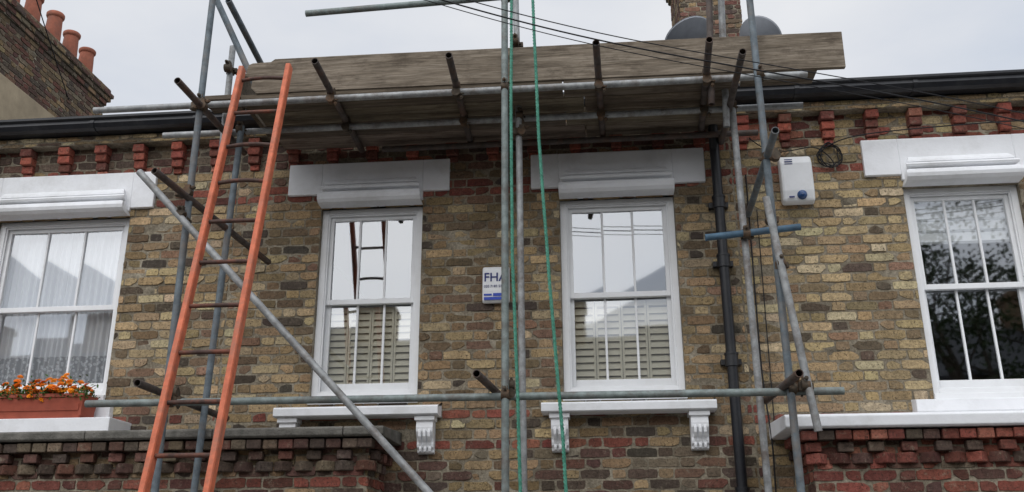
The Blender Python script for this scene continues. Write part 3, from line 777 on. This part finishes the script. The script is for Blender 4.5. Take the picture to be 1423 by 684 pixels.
# ------------------------------------------------------------------ street & opposite terrace
g = MB(); g.box(-300, 300, -300, 300, -.3, -.004); g.build("ground", "ground")
g = MB(); g.box(-120, 120, -12.2, -5.0, -.2, 0.0); g.build("road", "asphalt")
g = MB(); g.box(-120, 120, -4.85, 0, -.1, .12); g.build("pavement", "paving")
g = MB(); g.box(-120, 120, -14.6, -12.35, -.1, .12); g.build("pavement", "paving")
g = MB(); g.box(-120, 120, -4.998, -4.852, -.1, .125); g.box(-120, 120, -12.348, -12.202, -.1, .125); g.build("kerb", "kerb")
g = MB(); g.box(-120, 120, -5.35, -5.27, .0, .004); g.box(-120, 120, -11.95, -11.87, 0, .004); g.build("road_markings", "line")
g = MB(); g.box(-8, -2.6, -3.55, -3.33, .1, .9); g.box(-.3, 6.8, -3.55, -3.33, .1, .9); g.build("garden_wall", "pbrick", None)
def opp(x0, x1, n):
    par = empty("opposite_house"); b = MB(); b.box(x0, x1, -26, -17.6, 0, 6.9); b.build("walls", "pbrick2", par)
    rz = 9.35 + (.25 if n % 3 == 0 else 0)
    r = MB(); r.prism([(-17.35, 6.8), (-17.35, 6.92), (-21.5, rz), (-26.2, 6.92), (-26.2, 6.8)], x0, x1); r.build("roof", "slate", par)
    w = MB(); d = MB()
    for i in range(2):
        cx = x0 + (x1 - x0) * (.27 + .46 * i)
        for z0, z1 in ((.9, 2.7), (3.9, 5.8)):
            w.frame(cx - .55, cx + .55, -17.6, -17.55, z0, z1, .07, .07, .08, .07); w.box(cx - .7, cx + .7, -17.6, -17.5, z1, z1 + .25); w.box(cx - .7, cx + .7, -17.6, -17.45, z0 - .12, z0)
            d.box(cx - .48, cx + .48, -17.6, -17.585, z0 + .08, z1 - .07)
    w.build("window_frames", "white", par); d.build("window_glass", "darkwin", par)
    c = MB(); c.box(x1 - .45, x1 + .45, -22.3, -20.6, 7.8, 10.5); c.box(x1 - .5, x1 + .5, -22.35, -20.55, 10.25, 10.4); c.build("chimney", "pbrick2", par)
    p = MB()
    for i in range(4): p.cyl((x1, -20.9 - i * .4, 10.5), (x1, -20.9 - i * .4, 11.0), .13, 12, .11)
    p.build("pots", "terracotta", par)
    if n % 2 == 0:
        a = MB(); ax = x1 - 1.3; a.cyl((ax, -20.6, 9.0), (ax, -20.6, 12.6), .025, 6); a.cyl((ax - .6, -20.6, 12.5), (ax + .6, -20.6, 12.55), .015, 6)
        for k in range(9): a.cyl((ax - .55 + k * .13, -20.6, 12.3), (ax - .55 + k * .13, -20.6, 12.75), .01, 5)
        a.build("tv_aerial", "cable", par)
for i, x in enumerate(range(-28, 30, 5)): opp(x + 1.7, x + 6.68, i)
# unseen trees added on the far pavement to darken the right window's reflection
def tree(x, y, h, rad):
    par = empty("reflection_tree"); t = MB()
    t.cyl((x, y, 0), (x + .1, y, h * .35), .24, 12, .17); tips = []
    for i in range(9):
        a = i * 2.4; e = Vector((x + cos(a) * rad * R.uniform(.4, .8), y + sin(a) * rad * R.uniform(.4, .7), h * R.uniform(.55, .92)))
        t.cyl((x + .1, y, h * .33), e, .11, 8, .03); tips.append(e)
        for j in range(3):
            q = e + Vector((R.gauss(0, rad * .3), R.gauss(0, rad * .3), R.gauss(.2, .7))); t.cyl(e.lerp(Vector((x, y, h * .4)), .2), q, .035, 6, .01); tips.append(q)
    t.build("trunk_and_limbs", "bark", par); l = MB()
    for c in tips:
        cr = R.uniform(.7, 1.25)
        for k in range(230):
            v = Vector((R.gauss(0, 1), R.gauss(0, 1), R.gauss(0, .8))).normalized() * cr * (R.random() ** .4); p = c + v
            d = Vector((R.gauss(0, 1), R.gauss(0, 1), R.gauss(0, 1))).normalized(); e = d.orthogonal().normalized(); s = R.uniform(.07, .14)
            l.add([p, p + d * s * .5 + e * s * .35, p + d * s, p + d * s * .5 - e * s * .35], [(0, 1, 2, 3)])
    l.build("leaves", "treeleaf", par)
tree(8.8, -13.8, 10.0, 2.9); tree(13.8, -14.0, 10.5, 3.0)

# ------------------------------------------------------------------ world, sun, camera
w = bpy.data.worlds.new("World"); scene.world = w; w.use_nodes = True
nt = w.node_tree; nt.nodes.clear(); g = G(nt)
out = nt.nodes.new("ShaderNodeOutputWorld")
sky = g.n("ShaderNodeTexSky"); sky.sky_type = "NISHITA"; sky.sun_disc = False; sky.sun_elevation = radians(42); sky.sun_rotation = radians(195)
tc = g.n("ShaderNodeTexCoord").outputs["Generated"]
sp = g.n("ShaderNodeSeparateXYZ", {0: tc})
mp = g.n("ShaderNodeMapping", {"Vector": tc, "Scale": (1.0, 1.0, 2.2), "Location": (.3, .1, 0)}).outputs[0]
nz = g.noise(mp, 2.2, 6, 0.5)
cl = g.ramp(nz, [(0.30, (6.2, 6.8, 7.8)), (0.5, (7.8, 8.05, 8.55)), (0.66, (8.9, 9.0, 9.2))])
zen = g.n("ShaderNodeMapRange", {0: sp.outputs[2], 1: .55, 2: 1.0, 3: 1.0, 4: 1.6}, interpolation_type="SMOOTHSTEP").outputs[0]
back = g.n("ShaderNodeMapRange", {0: sp.outputs[1], 1: .1, 2: -.7, 3: 1.0, 4: 1.65}, interpolation_type="SMOOTHSTEP").outputs[0]
cl2 = g.n("ShaderNodeVectorMath", {0: cl, 3: g.math("MULTIPLY", zen, back)}, operation="SCALE").outputs[0]
colw = g.mix(0.1, cl2, sky.outputs[0])
bg = g.n("ShaderNodeBackground", {0: colw, 1: 0.1}); nt.links.new(bg.outputs[0], out.inputs[0])
sl = bpy.data.lights.new("sun", "SUN"); sl.energy = 1.25; sl.angle = radians(60); sl.color = (1, .98, .95)
so = bpy.data.objects.new("sun", sl); scene.collection.objects.link(so)
sd = Vector((sin(radians(195)) * cos(radians(42)), cos(radians(195)) * cos(radians(42)), sin(radians(42))))
so.rotation_euler = sd.to_track_quat("Z", "Y").to_euler()

cd = bpy.data.cameras.new("camera"); co = bpy.data.objects.new("camera", cd); scene.collection.objects.link(co); scene.camera = co
cd.sensor_width = 36; cd.lens = 36 * 1286.5 / 1423; cd.clip_end = 1500; cd.clip_start = .05
pit, yaw, rol = radians(18.95), radians(5.447), radians(-.231)
F = Vector((-sin(yaw) * cos(pit), cos(yaw) * cos(pit), sin(pit))); Rr = F.cross(Z).normalized(); U = Rr.cross(F)
R2 = Rr * cos(rol) + U * sin(rol); U2 = U * cos(rol) - Rr * sin(rol)
m = Matrix((R2, U2, -F)).transposed().to_4x4(); m.translation = Vector((0, -6.9, 2.5)); co.matrix_world = m
scene.view_settings.view_transform = "Standard"; scene.view_settings.look = "None"; scene.view_settings.exposure = 0
